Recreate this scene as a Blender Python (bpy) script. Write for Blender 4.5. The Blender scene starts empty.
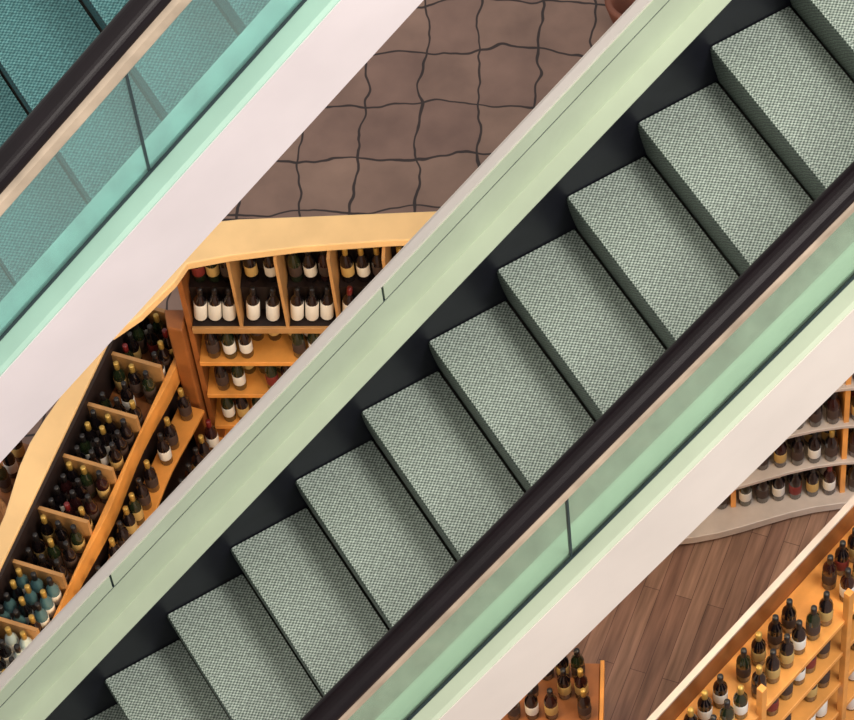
import bpy, bmesh, math, random
from mathutils import Matrix, Vector
random.seed(11)
sc=bpy.context.scene
try:
    sc.view_settings.view_transform='Standard'; sc.view_settings.look='None'
except Exception: pass
COL=sc.collection

# ---------------- materials ----------------
def mat(name,col,rough=.5,metal=0,noise=0,nscale=6,bump=0,spec=.5):
    m=bpy.data.materials.new(name); m.use_nodes=True; nt=m.node_tree; b=nt.nodes['Principled BSDF']
    b.inputs['Roughness'].default_value=rough; b.inputs['Metallic'].default_value=metal
    b.inputs['Specular IOR Level'].default_value=spec
    tc=nt.nodes.new('ShaderNodeTexCoord'); n=nt.nodes.new('ShaderNodeTexNoise'); n.inputs['Scale'].default_value=nscale
    n.inputs['Detail'].default_value=4
    nt.links.new(tc.outputs['Object'],n.inputs['Vector'])
    r=nt.nodes.new('ShaderNodeValToRGB')
    k=noise
    r.color_ramp.elements[0].position=.3; r.color_ramp.elements[1].position=.7
    r.color_ramp.elements[0].color=(*[x*(1-k) for x in col],1); r.color_ramp.elements[1].color=(*[min(1,x*(1+k)) for x in col],1)
    nt.links.new(n.outputs['Fac'],r.inputs[0]); nt.links.new(r.outputs[0],b.inputs['Base Color'])
    if bump:
        bp=nt.nodes.new('ShaderNodeBump'); bp.inputs['Strength'].default_value=bump
        nt.links.new(n.outputs['Fac'],bp.inputs['Height']); nt.links.new(bp.outputs[0],b.inputs['Normal'])
    return m
def srgb(r,g,b):
    f=lambda c:(c/255/12.92) if c/255<=.04045 else ((c/255+.055)/1.055)**2.4
    return (f(r),f(g),f(b))

def tread_mat(name,c1,c2):
    m=bpy.data.materials.new(name); m.use_nodes=True; nt=m.node_tree; b=nt.nodes['Principled BSDF']; L=nt.links
    b.inputs['Roughness'].default_value=.5; b.inputs['Metallic'].default_value=.15
    tc=nt.nodes.new('ShaderNodeTexCoord')
    mp=nt.nodes.new('ShaderNodeMapping'); mp.inputs['Scale'].default_value=(88,104,88)
    L.new(tc.outputs['Object'],mp.inputs['Vector'])
    ck=nt.nodes.new('ShaderNodeTexChecker'); ck.inputs['Scale'].default_value=1
    L.new(mp.outputs[0],ck.inputs['Vector'])
    n=nt.nodes.new('ShaderNodeTexNoise'); n.inputs['Scale'].default_value=60; n.inputs['Detail'].default_value=5
    L.new(tc.outputs['Object'],n.inputs['Vector'])
    ck.inputs['Color1'].default_value=(*c1,1); ck.inputs['Color2'].default_value=(*c2,1)
    r=nt.nodes.new('ShaderNodeValToRGB'); r.color_ramp.elements[0].position=.35; r.color_ramp.elements[0].color=(.65,.65,.65,1); r.color_ramp.elements[1].position=.65; r.color_ramp.elements[1].color=(1.12,1.12,1.12,1)
    L.new(n.outputs['Fac'],r.inputs[0])
    mx=nt.nodes.new('ShaderNodeMix'); mx.data_type='RGBA'; mx.blend_type='MULTIPLY'; mx.inputs[0].default_value=1
    L.new(ck.outputs[0],mx.inputs[6]); L.new(r.outputs[0],mx.inputs[7])
    L.new(mx.outputs[2],b.inputs['Base Color'])
    return m
def glass_mat(name,tint,refl=.5,body=None,bodyfac=.15):
    m=bpy.data.materials.new(name); m.use_nodes=True; nt=m.node_tree; L=nt.links
    for n in list(nt.nodes): nt.nodes.remove(n)
    o=nt.nodes.new('ShaderNodeOutputMaterial'); t=nt.nodes.new('ShaderNodeBsdfTransparent'); t.inputs[0].default_value=(*tint,1)
    g=nt.nodes.new('ShaderNodeBsdfGlossy'); g.inputs['Roughness'].default_value=.03
    d=nt.nodes.new('ShaderNodeBsdfDiffuse'); d.inputs[0].default_value=(*(body or tint),1)
    m1=nt.nodes.new('ShaderNodeMixShader'); m1.inputs[0].default_value=bodyfac
    L.new(t.outputs[0],m1.inputs[1]); L.new(d.outputs[0],m1.inputs[2])
    lw=nt.nodes.new('ShaderNodeLayerWeight'); lw.inputs[0].default_value=.5
    pw=nt.nodes.new('ShaderNodeMath'); pw.operation='POWER'; pw.inputs[1].default_value=3.5
    L.new(lw.outputs['Facing'],pw.inputs[0])
    mu=nt.nodes.new('ShaderNodeMath'); mu.operation='MULTIPLY_ADD'; mu.inputs[1].default_value=refl; mu.inputs[2].default_value=.03
    L.new(pw.outputs[0],mu.inputs[0])
    m2=nt.nodes.new('ShaderNodeMixShader'); L.new(mu.outputs[0],m2.inputs[0])
    L.new(m1.outputs[0],m2.inputs[1]); L.new(g.outputs[0],m2.inputs[2]); L.new(m2.outputs[0],o.inputs[0])
    return m
def wood_floor_mat():
    m=bpy.data.materials.new('wood_planks'); m.use_nodes=True; nt=m.node_tree; L=nt.links; b=nt.nodes['Principled BSDF']
    b.inputs['Roughness'].default_value=.45
    tc=nt.nodes.new('ShaderNodeTexCoord'); mp=nt.nodes.new('ShaderNodeMapping'); mp.inputs['Rotation'].default_value=(0,0,math.radians(-72))
    L.new(tc.outputs['Object'],mp.inputs[0])
    br=nt.nodes.new('ShaderNodeTexBrick'); br.inputs['Scale'].default_value=1; br.inputs['Brick Width'].default_value=1.1; br.inputs['Row Height'].default_value=.10
    br.inputs['Mortar Size'].default_value=.002; br.inputs['Color1'].default_value=(*srgb(158,126,108),1); br.inputs['Color2'].default_value=(*srgb(136,104,90),1); br.inputs['Mortar'].default_value=(*srgb(90,64,56),1)
    L.new(mp.outputs[0],br.inputs['Vector'])
    mp2=nt.nodes.new('ShaderNodeMapping'); mp2.inputs['Scale'].default_value=(1.8,22,1); L.new(mp.outputs[0],mp2.inputs[0])
    n=nt.nodes.new('ShaderNodeTexNoise'); n.inputs['Scale'].default_value=1.2; n.inputs['Detail'].default_value=6; L.new(mp2.outputs[0],n.inputs[0])
    r=nt.nodes.new('ShaderNodeValToRGB'); r.color_ramp.elements[0].position=.3; r.color_ramp.elements[0].color=(.5,.47,.45,1); r.color_ramp.elements[1].position=.7; r.color_ramp.elements[1].color=(1.15,1.12,1.1,1)
    L.new(n.outputs['Fac'],r.inputs[0])
    mx=nt.nodes.new('ShaderNodeMix'); mx.data_type='RGBA'; mx.blend_type='MULTIPLY'; mx.inputs[0].default_value=1
    L.new(br.outputs[0],mx.inputs[6]); L.new(r.outputs[0],mx.inputs[7]); L.new(mx.outputs[2],b.inputs['Base Color'])
    return m
def tile_floor_mat():
    m=bpy.data.materials.new('wavy_tiles'); m.use_nodes=True; nt=m.node_tree; L=nt.links; b=nt.nodes['Principled BSDF']
    b.inputs['Roughness'].default_value=.4
    tc=nt.nodes.new('ShaderNodeTexCoord'); n=nt.nodes.new('ShaderNodeTexNoise'); n.inputs['Scale'].default_value=2.2; n.inputs['Detail'].default_value=2.5
    L.new(tc.outputs['Object'],n.inputs[0])
    s=nt.nodes.new('ShaderNodeVectorMath'); s.operation='MULTIPLY_ADD'; s.inputs[1].default_value=(.27,.27,0)
    L.new(n.outputs['Color'],s.inputs[0]); L.new(tc.outputs['Object'],s.inputs[2])
    br=nt.nodes.new('ShaderNodeTexBrick'); br.offset=0; br.inputs['Scale'].default_value=1; br.inputs['Brick Width'].default_value=.38; br.inputs['Row Height'].default_value=.42
    br.inputs['Mortar Size'].default_value=.010; br.inputs['Mortar Smooth'].default_value=.4
    br.inputs['Color1'].default_value=(*srgb(140,114,100),1); br.inputs['Color2'].default_value=(*srgb(126,100,90),1); br.inputs['Mortar'].default_value=(*srgb(46,32,30),1)
    L.new(s.outputs[0],br.inputs['Vector'])
    n2=nt.nodes.new('ShaderNodeTexNoise'); n2.inputs['Scale'].default_value=2.5; n2.inputs['Detail'].default_value=7; L.new(tc.outputs['Object'],n2.inputs[0])
    r=nt.nodes.new('ShaderNodeValToRGB'); r.color_ramp.elements[0].position=.3; r.color_ramp.elements[1].position=.7; r.color_ramp.elements[0].color=(.72,.68,.68,1); r.color_ramp.elements[1].color=(1.15,1.12,1.1,1); L.new(n2.outputs['Fac'],r.inputs[0])
    mx=nt.nodes.new('ShaderNodeMix'); mx.data_type='RGBA'; mx.blend_type='MULTIPLY'; mx.inputs[0].default_value=1
    L.new(br.outputs[0],mx.inputs[6]); L.new(r.outputs[0],mx.inputs[7]); L.new(mx.outputs[2],b.inputs['Base Color'])
    return m

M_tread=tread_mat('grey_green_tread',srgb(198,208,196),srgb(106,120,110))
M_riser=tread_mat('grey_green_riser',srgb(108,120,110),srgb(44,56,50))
M_tread2=tread_mat('teal_light_tread',srgb(106,152,152),srgb(54,100,104))  # teal light on the upper steps is put into the tread colour
M_riser2=tread_mat('teal_light_riser',srgb(24,66,72),srgb(12,38,44))  # riser colour carries the same painted-in teal light
M_black=mat('black_rubber',srgb(18,10,14),.32,noise=.2,spec=.25)
M_skirt=mat('dark_skirt',srgb(24,24,32),.4,noise=.2,spec=.25)
M_green=mat('pale_green_enamel',srgb(206,216,190),.4,noise=.05,nscale=3)
M_green2=mat('mint_enamel',srgb(170,204,186),.4,noise=.06,nscale=3)
M_white=mat('offwhite_panel',srgb(234,224,215),.45,noise=.05,nscale=2)
M_white2=mat('pinkish_white_panel',srgb(226,214,215),.45,noise=.05,nscale=2)
M_cream=mat('cream_metal',srgb(188,168,146),.4,noise=.25)
M_seam=mat('dark_seam',srgb(40,56,60),.6)
M_inner=mat('inner_deck_green_reflections',srgb(150,166,146),.3,noise=.16,nscale=7)  # deck green, mottled to stand in for reflections in the glass
M_refl_strip=mat('reflection_strip_green',srgb(176,206,178),.35,noise=.06,nscale=5)  # green reflection low in the glass, painted as a strip colour
M_inner2=mat('inner_deck_teal',srgb(150,196,184),.4,noise=.2,nscale=6)
M_truss=mat('truss_grey',srgb(120,112,106),.6)
M_glass=glass_mat('green_glass',(.93,.975,.945),.35,(.65,.85,.72),.05)
M_glass2=glass_mat('teal_glass',(.82,.93,.92),.35,(.58,.82,.78),.12)
M_wood=mat('honey_wood',srgb(230,158,78),.4,noise=.22,nscale=5)
M_tan=mat('tan_wood',srgb(184,138,86),.45,noise=.2,nscale=5)
M_wood_d=mat('amber_wood',srgb(152,92,46),.45,noise=.25,nscale=6)
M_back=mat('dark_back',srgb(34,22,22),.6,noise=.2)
M_creamw=mat('cream_laminate',srgb(234,196,140),.45,noise=.1,nscale=3)
M_shelfw=mat('grey_white_shelf',srgb(198,186,178),.35,noise=.12)
M_bk=mat('bottle_black',srgb(18,14,18),.1,spec=1)
M_bg=mat('bottle_green',srgb(32,42,26),.1,spec=1)
M_br=mat('bottle_burgundy',srgb(40,18,20),.15,spec=.8)
M_bw=mat('bottle_frost',srgb(196,214,214),.2,spec=.7)
M_bt=mat('bottle_teal',srgb(84,122,130),.15,spec=.9,noise=.2)
M_lab=mat('paper_white',srgb(228,224,216),.7)
M_laby=mat('paper_yellow',srgb(190,158,96),.7)
M_labb=mat('paper_brown',srgb(64,48,42),.7)
M_labr=mat('paper_red',srgb(120,40,36),.6)
M_capr=mat('cap_red',srgb(104,26,28),.35)
M_capy=mat('cap_gold',srgb(184,150,76),.35,metal=.4)
M_capk=mat('cap_black',srgb(24,22,24),.4)
M_wicker=mat('wicker',srgb(176,120,70),.8,noise=.4,nscale=40)
M_terra=mat('terracotta',srgb(120,70,52),.6,noise=.15)
M_apple=mat('red_skin',srgb(190,40,34),.3,noise=.25,nscale=12)

# ---------------- helpers ----------------
def link(o,parent=None,kind=None,label=None,cat=None,group=None):
    COL.objects.link(o)
    if parent: o.parent=parent
    if kind: o['kind']=kind
    if label: o['label']=label
    if cat: o['category']=cat
    if group: o['group']=group
    return o
def mesh(name,vs,fs,mats,mi=None,smooth=False):
    me=bpy.data.meshes.new(name); me.from_pydata(vs,[],fs)
    for m in (mats if isinstance(mats,(list,tuple)) else [mats]): me.materials.append(m)
    if mi:
        for p,i in zip(me.polygons,mi): p.material_index=i
    bm=bmesh.new(); bm.from_mesh(me); bmesh.ops.recalc_face_normals(bm,faces=bm.faces); bm.to_mesh(me); bm.free()
    if smooth:
        for p in me.polygons: p.use_smooth=True
    return bpy.data.objects.new(name,me)
def box(name,x0,x1,y0,y1,z0,z1,m,bev=0):
    vs=[(x,y,z) for x in (x0,x1) for y in (y0,y1) for z in (z0,z1)]
    fs=[(0,1,3,2),(4,6,7,5),(0,4,5,1),(2,3,7,6),(0,2,6,4),(1,5,7,3)]
    o=mesh(name,vs,fs,m)
    if bev:
        b=o.modifiers.new('bevel','BEVEL'); b.width=bev; b.segments=2
    return o
def plate(name,pts,z0,z1,m,bev=0):
    n=len(pts); vs=[(x,y,z0) for x,y in pts]+[(x,y,z1) for x,y in pts]
    fs=[tuple(range(n)),tuple(range(2*n-1,n-1,-1))]+[(i,(i+1)%n,n+(i+1)%n,n+i) for i in range(n)]
    o=mesh(name,vs,fs,m)
    if bev:
        b=o.modifiers.new('bevel','BEVEL'); b.width=bev; b.segments=2
    return o
def empty(name,label,cat,loc=(0,0,0),group=None,rot=0,mtx=None):
    o=bpy.data.objects.new(name,None); link(o,label=label,cat=cat,group=group)
    o.empty_display_size=.2
    if mtx is not None: o.matrix_world=mtx
    else: o.location=loc; o.rotation_euler=(0,0,rot)
    return o
K=.289/.4
def strip(name,prof,x0,x1,m,smooth=False):
    n=len(prof); vs=[(x,-v,K*x+w) for x in (x0,x1) for v,w in prof]
    fs=[tuple(range(n)),tuple(range(2*n-1,n-1,-1))]+[(i,(i+1)%n,n+(i+1)%n,n+i) for i in range(n)]
    return mesh(name,vs,fs,m,smooth=False)
def rect(v0,v1,w0,w1): return [(v0,w0),(v1,w0),(v1,w1),(v0,w1)]
def ell(vc,wc,a,b,n=28,p=.75):
    out=[]
    for i in range(n):
        t=2*math.pi*i/n; c,s=math.cos(t),math.sin(t)
        out.append((vc+a*math.copysign(abs(c)**p,c),wc+b*math.copysign(abs(s)**p,s)))
    return out

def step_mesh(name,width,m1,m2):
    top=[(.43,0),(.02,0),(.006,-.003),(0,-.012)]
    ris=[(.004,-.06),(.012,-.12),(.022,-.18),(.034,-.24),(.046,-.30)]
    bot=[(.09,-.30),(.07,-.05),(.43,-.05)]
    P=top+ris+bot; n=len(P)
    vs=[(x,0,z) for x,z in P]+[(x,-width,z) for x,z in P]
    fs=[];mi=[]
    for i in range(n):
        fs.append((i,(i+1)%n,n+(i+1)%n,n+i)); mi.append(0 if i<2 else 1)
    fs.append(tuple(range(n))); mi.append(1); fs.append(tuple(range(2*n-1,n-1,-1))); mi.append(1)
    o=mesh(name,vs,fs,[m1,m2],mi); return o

def escalator(label,origin,i0,i1,W,VG,RH,DW,FH,joints,mats,railw=.065,railh=.04,phase=0,gd=.13,go=.07,joff=0,refl_strip=0):
    mt,mr,mg,mw,mi_,mgl=mats
    root=empty('escalator',label,'escalator',loc=origin)
    x0=i0*.4; x1=i1*.4+.4
    s0=step_mesh('step',W,mt,mr)
    for i in range(i0,i1+1):
        o=s0 if i==i0 else s0.copy()
        o.name='step' if i==i0 else 'step.%03d'%(i-i0)
        o.location=(.4*i+phase,0,.289*i+K*phase); link(o,root)
    add=lambda o: link(o,root)
    add(strip('skirt_panel',rect(W+.006,W+.02,-.35,.11),x0,x1,M_skirt))
    add(strip('inner_deck',[(W+.005,.10),(W+.005,.13),(VG-.01,.11),(VG-.01,.08)],x0,x1,mi_))
    if refl_strip: add(strip('reflection_strip',[(VG-refl_strip,.115),(VG-refl_strip,.130),(VG-.008,.125),(VG-.008,.112)],x0,x1,M_refl_strip))  # added strip that imitates the green reflection near the glass foot
    def segs(off):
        js=[x0]+[j+off for j in joints if x0<j+off<x1]+[x1]
        return js
    js=segs(joff)
    for a,b in zip(js[:-1],js[1:]):
        add(strip('balustrade_glass',rect(VG-.006,VG+.006,.08,RH-.06),a+.005,b-.005,mgl))
    for j in js[1:-1]:
        add(strip('glass_joint',rect(VG-.009,VG+.009,.1,RH-.09),j-.005,j+.005,M_seam))
    add(strip('handrail_guide',[(VG-.04,RH-.05),(VG-.03,RH-gd),(VG+go-.01,RH-gd),(VG+go,RH-gd+.02),(VG+go,RH-.06),(VG+.05,RH-.03),(VG-.04,RH-.03)],x0,x1,M_cream))
    add(strip('handrail',ell(VG,RH,railw,railh),x0,x1,M_black))
    add(strip('outer_deck',[(VG+.01,.07),(VG+.01,.10),(VG+DW-.02,.105),(VG+DW,.095),(VG+DW,.07)],x0,x1,mg))
    add(strip('outer_seam',rect(VG+.008,VG+.02,.098,.106),x0,x1,M_seam))
    add(strip('fascia_panel',rect(VG+DW-.03,VG+DW+.004,.085-FH,.085),x0,x1,mw))
    add(strip('skirt_panel',rect(-.02,-.006,-.35,.17),x0,x1,M_skirt))
    add(strip('inner_deck',[(-.008,.14),(-.008,.175),(-.10,.20),(-.10,.14)],x0,x1,mg))
    add(strip('side_panel',[(-.10,.10),(-.10,.455),(-.13,.455),(-.13,.10)],x0,x1,mg))
    add(strip('panel_seam',rect(-.103,-.128,.455,.468),x0,x1,M_seam))
    js=segs(0)
    for a,b in zip(js[:-1],js[1:]):
        add(strip('cap_panel',rect(-.10,-.13,.468,.58),a+.006,b-.006,mg))
    add(strip('cap_backing',rect(-.112,-.135,.46,.578),x0,x1,M_seam))
    add(strip('cap_trim',rect(-.105,-.15,.578,.60),x0,x1,mw))
    add(strip('fascia_panel',rect(-.17,-.14,.085-FH,.58),x0,x1,mw))
    add(strip('truss_soffit',rect(-.14,VG+DW-.03,.085-FH,.12-FH),x0,x1,M_truss))
    return root
J=[1.85+1.64*k for k in range(-5,6)]
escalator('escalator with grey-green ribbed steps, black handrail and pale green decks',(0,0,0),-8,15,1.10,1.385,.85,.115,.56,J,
  (M_tread,M_riser,M_green,M_white,M_inner,M_glass),gd=.12,go=.06,joff=.10,refl_strip=.10)
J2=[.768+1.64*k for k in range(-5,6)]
escalator('escalator with steps coloured as if lit teal, seen through teal glass, above the shop',(0,1.266,3.505),-7,8,1.44,1.54,.97,.13,.5,J2,
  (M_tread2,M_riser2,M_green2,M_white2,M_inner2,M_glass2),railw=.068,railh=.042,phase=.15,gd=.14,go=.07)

# ---------------- camera ----------------
cam=bpy.data.cameras.new('camera'); co=bpy.data.objects.new('camera',cam); COL.objects.link(co); sc.camera=co
yaw,pit,rol=[math.radians(a) for a in (23.82,57.71,-7.69)]
fw=Vector((math.sin(yaw)*math.cos(pit),math.cos(yaw)*math.cos(pit),-math.sin(pit))); rt=Vector((math.cos(yaw),-math.sin(yaw),0)); up=rt.cross(fw)
r2=rt*math.cos(rol)+up*math.sin(rol); u2=-rt*math.sin(rol)+up*math.cos(rol)
m=Matrix((r2,u2,-fw)).transposed().to_4x4(); m.translation=Vector((-1.645,-8.215,15.51)); co.matrix_world=m
CP=m.translation.copy()
cam.sensor_width=36; cam.lens=3500*36/854; cam.clip_end=200

# ---------------- shop ----------------
ANG=math.atan2(-.543,.84)
SHOP=Matrix.Translation((3.085,2.494,-3))@Matrix.Rotation(ANG,4,'Z')
def T(x,y,z=0,rot=0,tilt=0):
    return SHOP@Matrix.Translation((x,y,z))@Matrix.Rotation(rot,4,'Z')@Matrix.Rotation(tilt,4,'Y')
A=Vector((.45,-.3)); D=Vector((1,1.22)).normalized(); N=Vector((-D.y,D.x))
p=[A-D*12,A+D*12]; q=[p[0]+N*9,p[1]+N*9]; r_=[p[0]-N*9,p[1]-N*9]
vs=[(v.x,v.y,0) for v in (p[0],p[1],q[1],q[0],r_[1],r_[0])]
fl=mesh('floor',vs,[(0,1,2,3),(1,0,5,4)],[tile_floor_mat(),wood_floor_mat()],[0,1]); link(fl,kind='structure'); fl.matrix_world=SHOP

def lathe(name,prof,mats,mi,n=14):
    vs=[];fs=[];m=[]
    for r,z in prof:
        for k in range(n):
            t=2*math.pi*k/n; vs.append((r*math.cos(t),r*math.sin(t),z))
    for i in range(len(prof)-1):
        for k in range(n):
            fs.append((i*n+k,i*n+(k+1)%n,(i+1)*n+(k+1)%n,(i+1)*n+k)); m.append(mi[i] if isinstance(mi,list) else 0)
    fs.append(tuple(range(n-1,-1,-1))); m.append(0); fs.append(tuple(range((len(prof)-1)*n,len(prof)*n))); m.append(0)
    return mesh(name,vs,fs,mats,m,smooth=True)
def proto(*a):
    o=lathe(*a); me=o.data; me.use_fake_user=True; bpy.data.objects.remove(o); return me
bodyp=[(.034,0),(.038,.008),(.038,.185),(.034,.205),(.020,.235),(.0145,.255),(.0145,.300)]
labp=[(.0385,.06),(.0392,.062),(.0392,.148),(.0385,.15)]
capp=[(.0150,.245),(.0165,.247),(.0165,.306),(.0150,.309)]
BM={}
for nm,m in (('k',M_bk),('g',M_bg),('r',M_br),('w',M_bw),('t',M_bt)): BM[nm]=proto('wine_bottle',bodyp,m,0)
LM={nm:proto('paper_label',labp,m,0) for nm,m in (('w',M_lab),('y',M_laby),('r',M_labr),('b',M_labb))}
LM['W']=proto('paper_label',[(.0385,.02),(.0396,.022),(.0396,.17),(.0385,.172)],M_lab,0)
CM={nm:proto('capsule',capp,m,0) for nm,m in (('k',M_capk),('r',M_capr),('y',M_capy))}
cname={'k':'black','g':'dark green','r':'burgundy','w':'frosted pale','t':'clear teal'}
lname={'w':'white','y':'yellow','r':'red','W':'large white','b':'brown'}
kname={'k':'black','r':'red','y':'gold'}
PEND=[]
def bottle(mtx,b,l,c,group): PEND.append((mtx,b,l,c,group))
def pick(style):
    if style=='dark': return random.choice('kkkkggr'),random.choice('wwwbbbbbyyr'),random.choice('kkkkkkkryy')
    if style=='gold': return random.choice('kkkg'),random.choice('yybbbw'),random.choice('yykk')
    if style=='white': return 'k','W',random.choice('kkkkkr')
    if style=='pale': return random.choice('wwk'),'W',random.choice('kky')
    if style=='teal': return random.choice('ttk'),random.choice('wb'),random.choice('kky')
    return 'k','w','k'
def row(base,x0,x1,y,z,pitch,style,group,jit=.01,skip=.0,tilt=0):
    n=max(1,int((x1-x0)/pitch+.001)); pt=(x1-x0)/n; jit=min(jit,max(0,(pt-.08)/2))
    for i in range(n):
        if random.random()<skip: continue
        x=x0+(i+.5)*pt+random.uniform(-jit,jit)
        t=tilt if tilt else 0
        if t: x-=.14*math.sin(t)
        b,l,c=pick(style)
        bottle(base@Matrix.Translation((x,y+random.uniform(-.004,.004),z+(.039*abs(math.sin(t)))+.001))@Matrix.Rotation(t,4,'Y'),b,l,c,group)
def part(root,o): link(o,root); return o

# --- Unit A: tall wall rack with bins ---
bA=T(-1.22,-.76)
ua=empty('wine_rack','honey wood wine rack with upper bins and lower shelves','wine rack',mtx=bA)
wA=1.85
part(ua,box('back_panel',0,wA,.25,.27,0,2.28,M_back))
part(ua,box('side_panel',-.03,0,0,.27,0,2.28,M_wood_d)); part(ua,box('side_panel',wA,wA+.03,0,.27,0,2.28,M_wood))
for z in (.10,.50,.86,1.22):
    part(ua,box('shelf',0,wA,-.03,.25,z-.04,z,M_wood,.004))
part(ua,box('shelf',0,wA,0,.25,1.545,1.57,M_back,.004))
part(ua,box('shelf_lip',0,wA,-.02,0,1.52,1.575,M_tan,.004))
part(ua,box('riser_board',0,wA,.12,.25,1.57,1.80,M_back))
xs=[0,.29,.56,.86,1.17,1.48,wA]
for x in xs[1:-1]: part(ua,box('divider',x-.009,x+.009,-.01,.25,1.57,2.28,M_tan))
part(ua,box('plinth',0,wA,.02,.25,0,.06,M_wood_d))
for a,b in zip(xs[:-1],xs[1:]):
    row(bA,a+.02,b-.02,.06,1.57,.080,'white','bottles in the rack bins',0,0,.10)
    row(bA,a+.02,b-.02,.185,1.80,.082,'dark','bottles in the rack bins',.0)
for z in (.10,.50,.86,1.22):
    row(bA,.04,wA-.1,.03,z,.1,'dark','bottles on the rack shelves',.01,.16)
    row(bA,.08,wA-.1,.15,z,.1,'dark','bottles on the rack shelves',.01,.1)
top=plate('cornice',[(.0,.12),(.1,.19),(.35,.22),(.8,.24),(1.9,.29),(1.9,.10),(1.2,.07),(.7,.03),(.3,-.03),(.08,-.08),(.02,-.2),(-.15,-.42),(-.3,-.55),(-.9,-.4),(-.7,.12)],2.285,2.35,M_creamw,.008)
part(ua,top)
pts=[(-.17,.1),(-.14,-.03),(-.05,-.05),(-.035,.1)]
part(ua,plate('end_panel',pts,0,1.6,M_wood_d,.01))

# --- Unit B: island with top bins, tiers and cream counter ---
rB=math.radians(72.5); bB=T(-2.09,-2.95,0,rB); LB=2.55
ub=empty('wine_island','long honey wood wine island with divided bins and stepped shelves','display island',mtx=bB)
part(ub,box('bin_base',0,LB,0,.31,.98,1.02,M_wood_d))
part(ub,box('island_body',0,LB,.02,.29,0,.98,M_back))
wavef=[(LB*i/20,-.025-.012*math.sin(i*.8)) for i in range(21)]
part(ub,plate('bin_front',wavef+[(LB,.0),(0,.0)],.98,1.16,M_wood,.004))
nd=7
for i in range(nd+1): part(ub,box('divider',i*LB/nd-.012,i*LB/nd+.012,0,.31,1.02,1.3,M_tan))
part(ub,box('bin_back',0,LB,.31,.33,.98,1.36,M_back))
cp=[(LB*i/16,.33) for i in range(17)]+[(LB*i/16,.47+.03*math.sin(i*.9)) for i in range(16,-1,-1)]
part(ub,plate('counter',cp,1.34,1.38,M_creamw,.006))
part(ub,plate('counter_front',[(x,y-(.03 if y>.4 else 0)) for x,y in cp],0,1.34,M_wood_d))
for k,(yy,z) in enumerate(((-.16,.80),(-.30,.52),(-.44,.24))):
    ln=LB-.3
    sh=[(ln*i/20,yy-.01-.014*math.sin(i*.7+k)) for i in range(21)]+[(ln,yy+.135),(0,yy+.135)]
    part(ub,plate('tier_shelf',sh,z-.03,z,M_wood,.004))
    part(ub,box('tier_riser',.0,ln,yy+.125,yy+.135,z-.28 if k<2 else 0,z-.03,M_wood_d))
    row(bB,.03,ln-.03,yy+.06,z,.1,'dark' if k==1 else 'gold','bottles on the stepped shelves',.012,.12)
for i in range(nd):
    a=i*LB/nd+.015; b=(i+1)*LB/nd-.015
    st='pale' if i==0 else ('teal' if i==1 else ('dark' if i in (3,6) else 'gold'))
    for k,yy in enumerate((.06,.155,.25)):
        row(bB,a,b,yy,1.02,.082 if i not in (2,5) else .1,st,'bottles in the island bins',.01,.14)

# --- Unit D ---
rD=math.radians(9); bD=T(1.22,-1.36,0,rD); WD=2.1
ud=empty('display_shelf','curved wine display shelf with white plinth on the wood floor','shelf',mtx=bD)
cur=[(WD*i/14,-.05*math.sin(i*.55)) for i in range(15)]
def curved(nm,d0,z0,z1,m): 
    pp=[(x,y+d0) for x,y in cur]+[(WD,.42),(0,.42)]
    return plate(nm,pp,z0,z1,m,.004)
part(ud,curved('kick_board',.03,0,.05,M_back))
part(ud,curved('plinth',0,.05,.12,M_shelfw))
for z in (.52,.94,1.36): part(ud,curved('shelf',.05,z-.03,z,M_shelfw))
part(ud,box('back_panel',0,WD,.42,.45,0,1.6,M_back))
for x in (.0,.7,1.36,WD-.03): part(ud,box('post',x,x+.03,.12,.42,.12,1.5,M_wood))
for z in (.12,.52,.94,1.36):
    for yy in (.15,.26,.37): 
        for a,b in ((.04,.69),(.74,1.35),(1.40,2.05)): row(bD,a,b,yy,z,.088,'dark','bottles on the curved display shelf',.004,.05)

# --- Unit C ---
vC=Vector((2.53-1.48,-2.37+3.66)); rC=math.atan2(vC.y,vC.x)
d=vC.normalized(); st_=Vector((1.48,-3.66))-d*.3; LC=2.3
fr=Vector((d.y,-d.x))*.34+Vector((-.03,.02))
bC=T(st_.x+fr.x,st_.y+fr.y,0,rC)
uc=empty('wine_rack','tall honey wood wine rack with open shelves of bottles','wine rack',mtx=bC)
part(uc,box('back_panel',0,LC,.32,.34,0,2.3,M_wood_d))
part(uc,box('top_rail',0,LC,.31,.345,2.3,2.32,M_shelfw))
zs=[.25,.61,.97,1.33,1.69,2.05]
for z in zs: part(uc,box('shelf',0,LC,0,.32,z-.04,z,M_wood,.004))
for x in (0,.8,1.52,LC-.04): part(uc,box('post',x,x+.04,-.02,.02,0,2.34,M_wood,.004))
for z in zs:
    for a,b in ((.05,.8),(.85,1.5),(1.57,2.25)):
        row(bC,a,b,.08,z,.1,'dark' if z>1.2 else 'white','bottles on the tall rack',.01,.12)
        row(bC,a,b,.2,z,.11,'dark','bottles on the tall rack',.01,.1)

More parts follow.
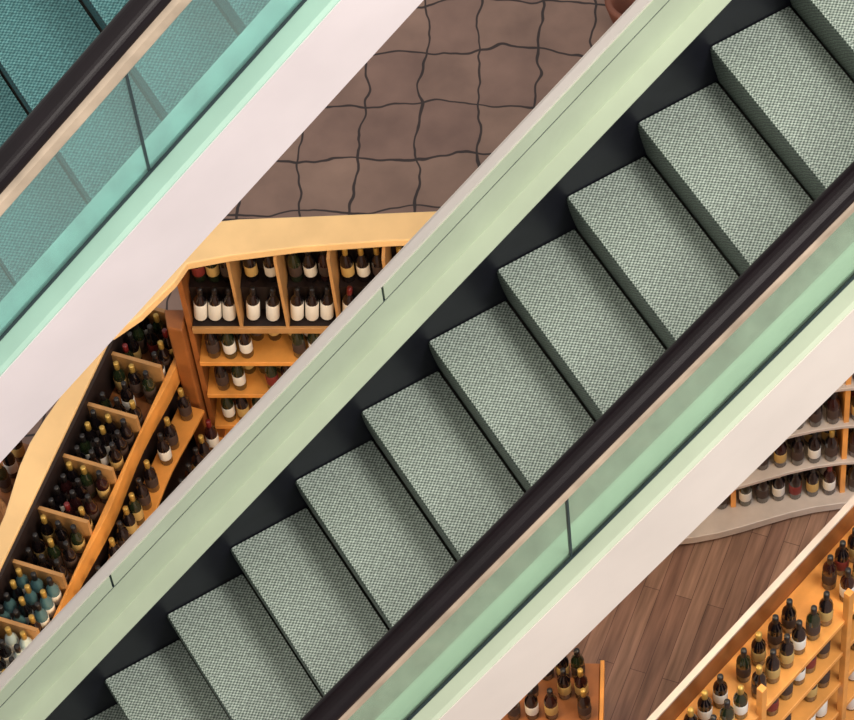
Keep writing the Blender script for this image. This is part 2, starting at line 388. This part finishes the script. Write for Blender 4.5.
# --- Table E ---
bE=T(.90,-2.70)
ue=empty('display_table','small honey wood display table holding bottles','table',mtx=bE)
part(ue,box('table_top',-.3,.25,-.25,.2,.70,.74,M_wood_d,.006)); part(ue,box('table_edge',.251,.275,-.26,.21,.66,.76,M_wood,.004))
part(ue,box('table_side',.2,.24,-.24,.19,.0,.70,M_wood)); part(ue,box('table_side',-.29,-.25,-.24,.19,.0,.70,M_wood))
part(ue,box('shelf',-.25,.2,-.24,.17,.35,.37,M_wood)); part(ue,box('back_panel',-.25,.2,.17,.19,0,.70,M_wood_d))
row(bE,-.27,.17,.12,.74,.088,'dark','bottles on the display table'); row(bE,-.27,.2,.0,.74,.088,'dark','bottles on the display table',.01,.3)
row(bE,-.27,.22,-.13,.74,.088,'dark','bottles on the display table',.01,.3)
row(bE,-.22,.18,-.1,.37,.1,'dark','bottles on the display table')

# --- side table with basket ---
bF=bB@Matrix.Translation((1.1,.78,0))
uf=empty('side_table','low wooden table beside the island holding a basket','table',mtx=bF)
part(uf,box('table_top',-.6,.6,-.22,.3,.78,.82,M_wood_d,.006))
for x in (-.57,.52):
    for y in (-.19,.22): part(uf,box('leg',x,x+.05,y,y+.05,0,.78,M_wood_d))
bk=lathe('basket',[(.10,0),(.14,.02),(.16,.11),(.17,.12),(.15,.12),(.12,.03)],M_wicker,0,20); link(bk,label='round wicker basket on the low table',cat='basket'); bk.matrix_world=bF@Matrix.Translation((.0,-.03,.821))
ap=lathe('apple',[(.006,.004),(.022,.0),(.036,.02),(.04,.042),(.03,.064),(.012,.07),(.004,.062)],M_apple,0,14)
stem=lathe('stem',[(.003,.06),(.002,.085)],M_wood_d,0,6)
for i,(ax,ay) in enumerate(((.06,.02),(-.05,.04),(-.005,-.06))):
    o=ap if i==0 else ap.copy(); link(o,label='red apple in the wicker basket',cat='fruit',group='apples in the basket'); o.matrix_world=bF@Matrix.Translation((ax,ay-.03,.855))
    s_=stem if i==0 else stem.copy(); link(s_,o)
row(bF,-.55,-.2,.0,.82,.1,'dark','bottles on the low table'); row(bF,.22,.56,-.05,.82,.1,'gold','bottles on the low table'); row(bF,-.5,-.2,-.12,.82,.1,'gold','bottles on the low table')
pot=lathe('flower_pot',[(.12,0),(.16,.1),(.2,.28),(.19,.3),(.16,.3),(.13,.05)],M_terra,0,24); link(pot,label='round terracotta pot on the tiled floor',cat='pot'); pot.matrix_world=T(1.27,2.6,0)

# keep only bottles that could be seen from around the photograph's standpoint
bpy.context.view_layer.update(); dg=bpy.context.evaluated_depsgraph_get()
def seen(mtx):
    for off in (0,-.5,.5):
        c=CP+rt*off
        for h in (.03,.15,.29):
            P=mtx@Vector((0,0,h)); dv=P-c
            z=dv.dot(fw); X=3500*dv.dot(r2)/z+ (3500*off/20.5); Y=3500*dv.dot(u2)/z
            if abs(X)>440 or abs(Y)>375: continue
            hit,loc,nn,ii,ob,mm=sc.ray_cast(dg,c,dv.normalized(),distance=dv.length-.045)
            if not hit or 'glass' in ob.name: return True
    return False
keep=[b for b in PEND if seen(b[0])]
for mtx,b,l,c,group in keep:
    o=bpy.data.objects.new('wine_bottle',BM[b]); link(o,label='%s glass wine bottle with %s label and %s capsule'%(cname[b],lname[l],kname[c]),cat='bottle',group=group)
    o.matrix_world=mtx
    for nm,me in (('paper_label',LM[l]),('capsule',CM[c])):
        ch=bpy.data.objects.new(nm,me); link(ch,o)
print('bottles',len(PEND),len(keep))

# ---------------- lights ----------------
w=bpy.data.worlds.new('world'); sc.world=w; w.use_nodes=True
w.node_tree.nodes['Background'].inputs[0].default_value=(1,.965,.925,1); w.node_tree.nodes['Background'].inputs[1].default_value=.62
def area(loc,target,size,e,col):
    l=bpy.data.lights.new('fill_area_light','AREA'); l.size=size; l.energy=e; l.color=col  # added area light, no fixture in view
    o=bpy.data.objects.new('fill_area_light',l); o.location=loc; dd=Vector(target)-Vector(loc); o.rotation_euler=dd.to_track_quat('-Z','Y').to_euler(); link(o)
area((6,-6,14),(2,0,0),4,1350,(1,.97,.92))
area((-6,0,12),(1,1,-2),5,700,(1,.93,.86))
area((3,-15,5),(2,-1,1),5,480,(1,.96,.93))  # unseen fill added to brighten the fascia
def fill_point(loc,e,r=.12,col=(1,.70,.36)):
    l=bpy.data.lights.new('shop_fill','POINT'); l.energy=e; l.color=col; l.shadow_soft_size=r  # added warm fill light, hidden beneath the escalator to brighten the shop
    o=bpy.data.objects.new('shop_fill',l); o.location=loc; link(o)
for X,e in ((-.9,42),(.5,75),(2.0,75),(3.6,45)): fill_point((X,-.35,K*X-.85),e)
fill_point((3.4,-1.25,1.2),38)
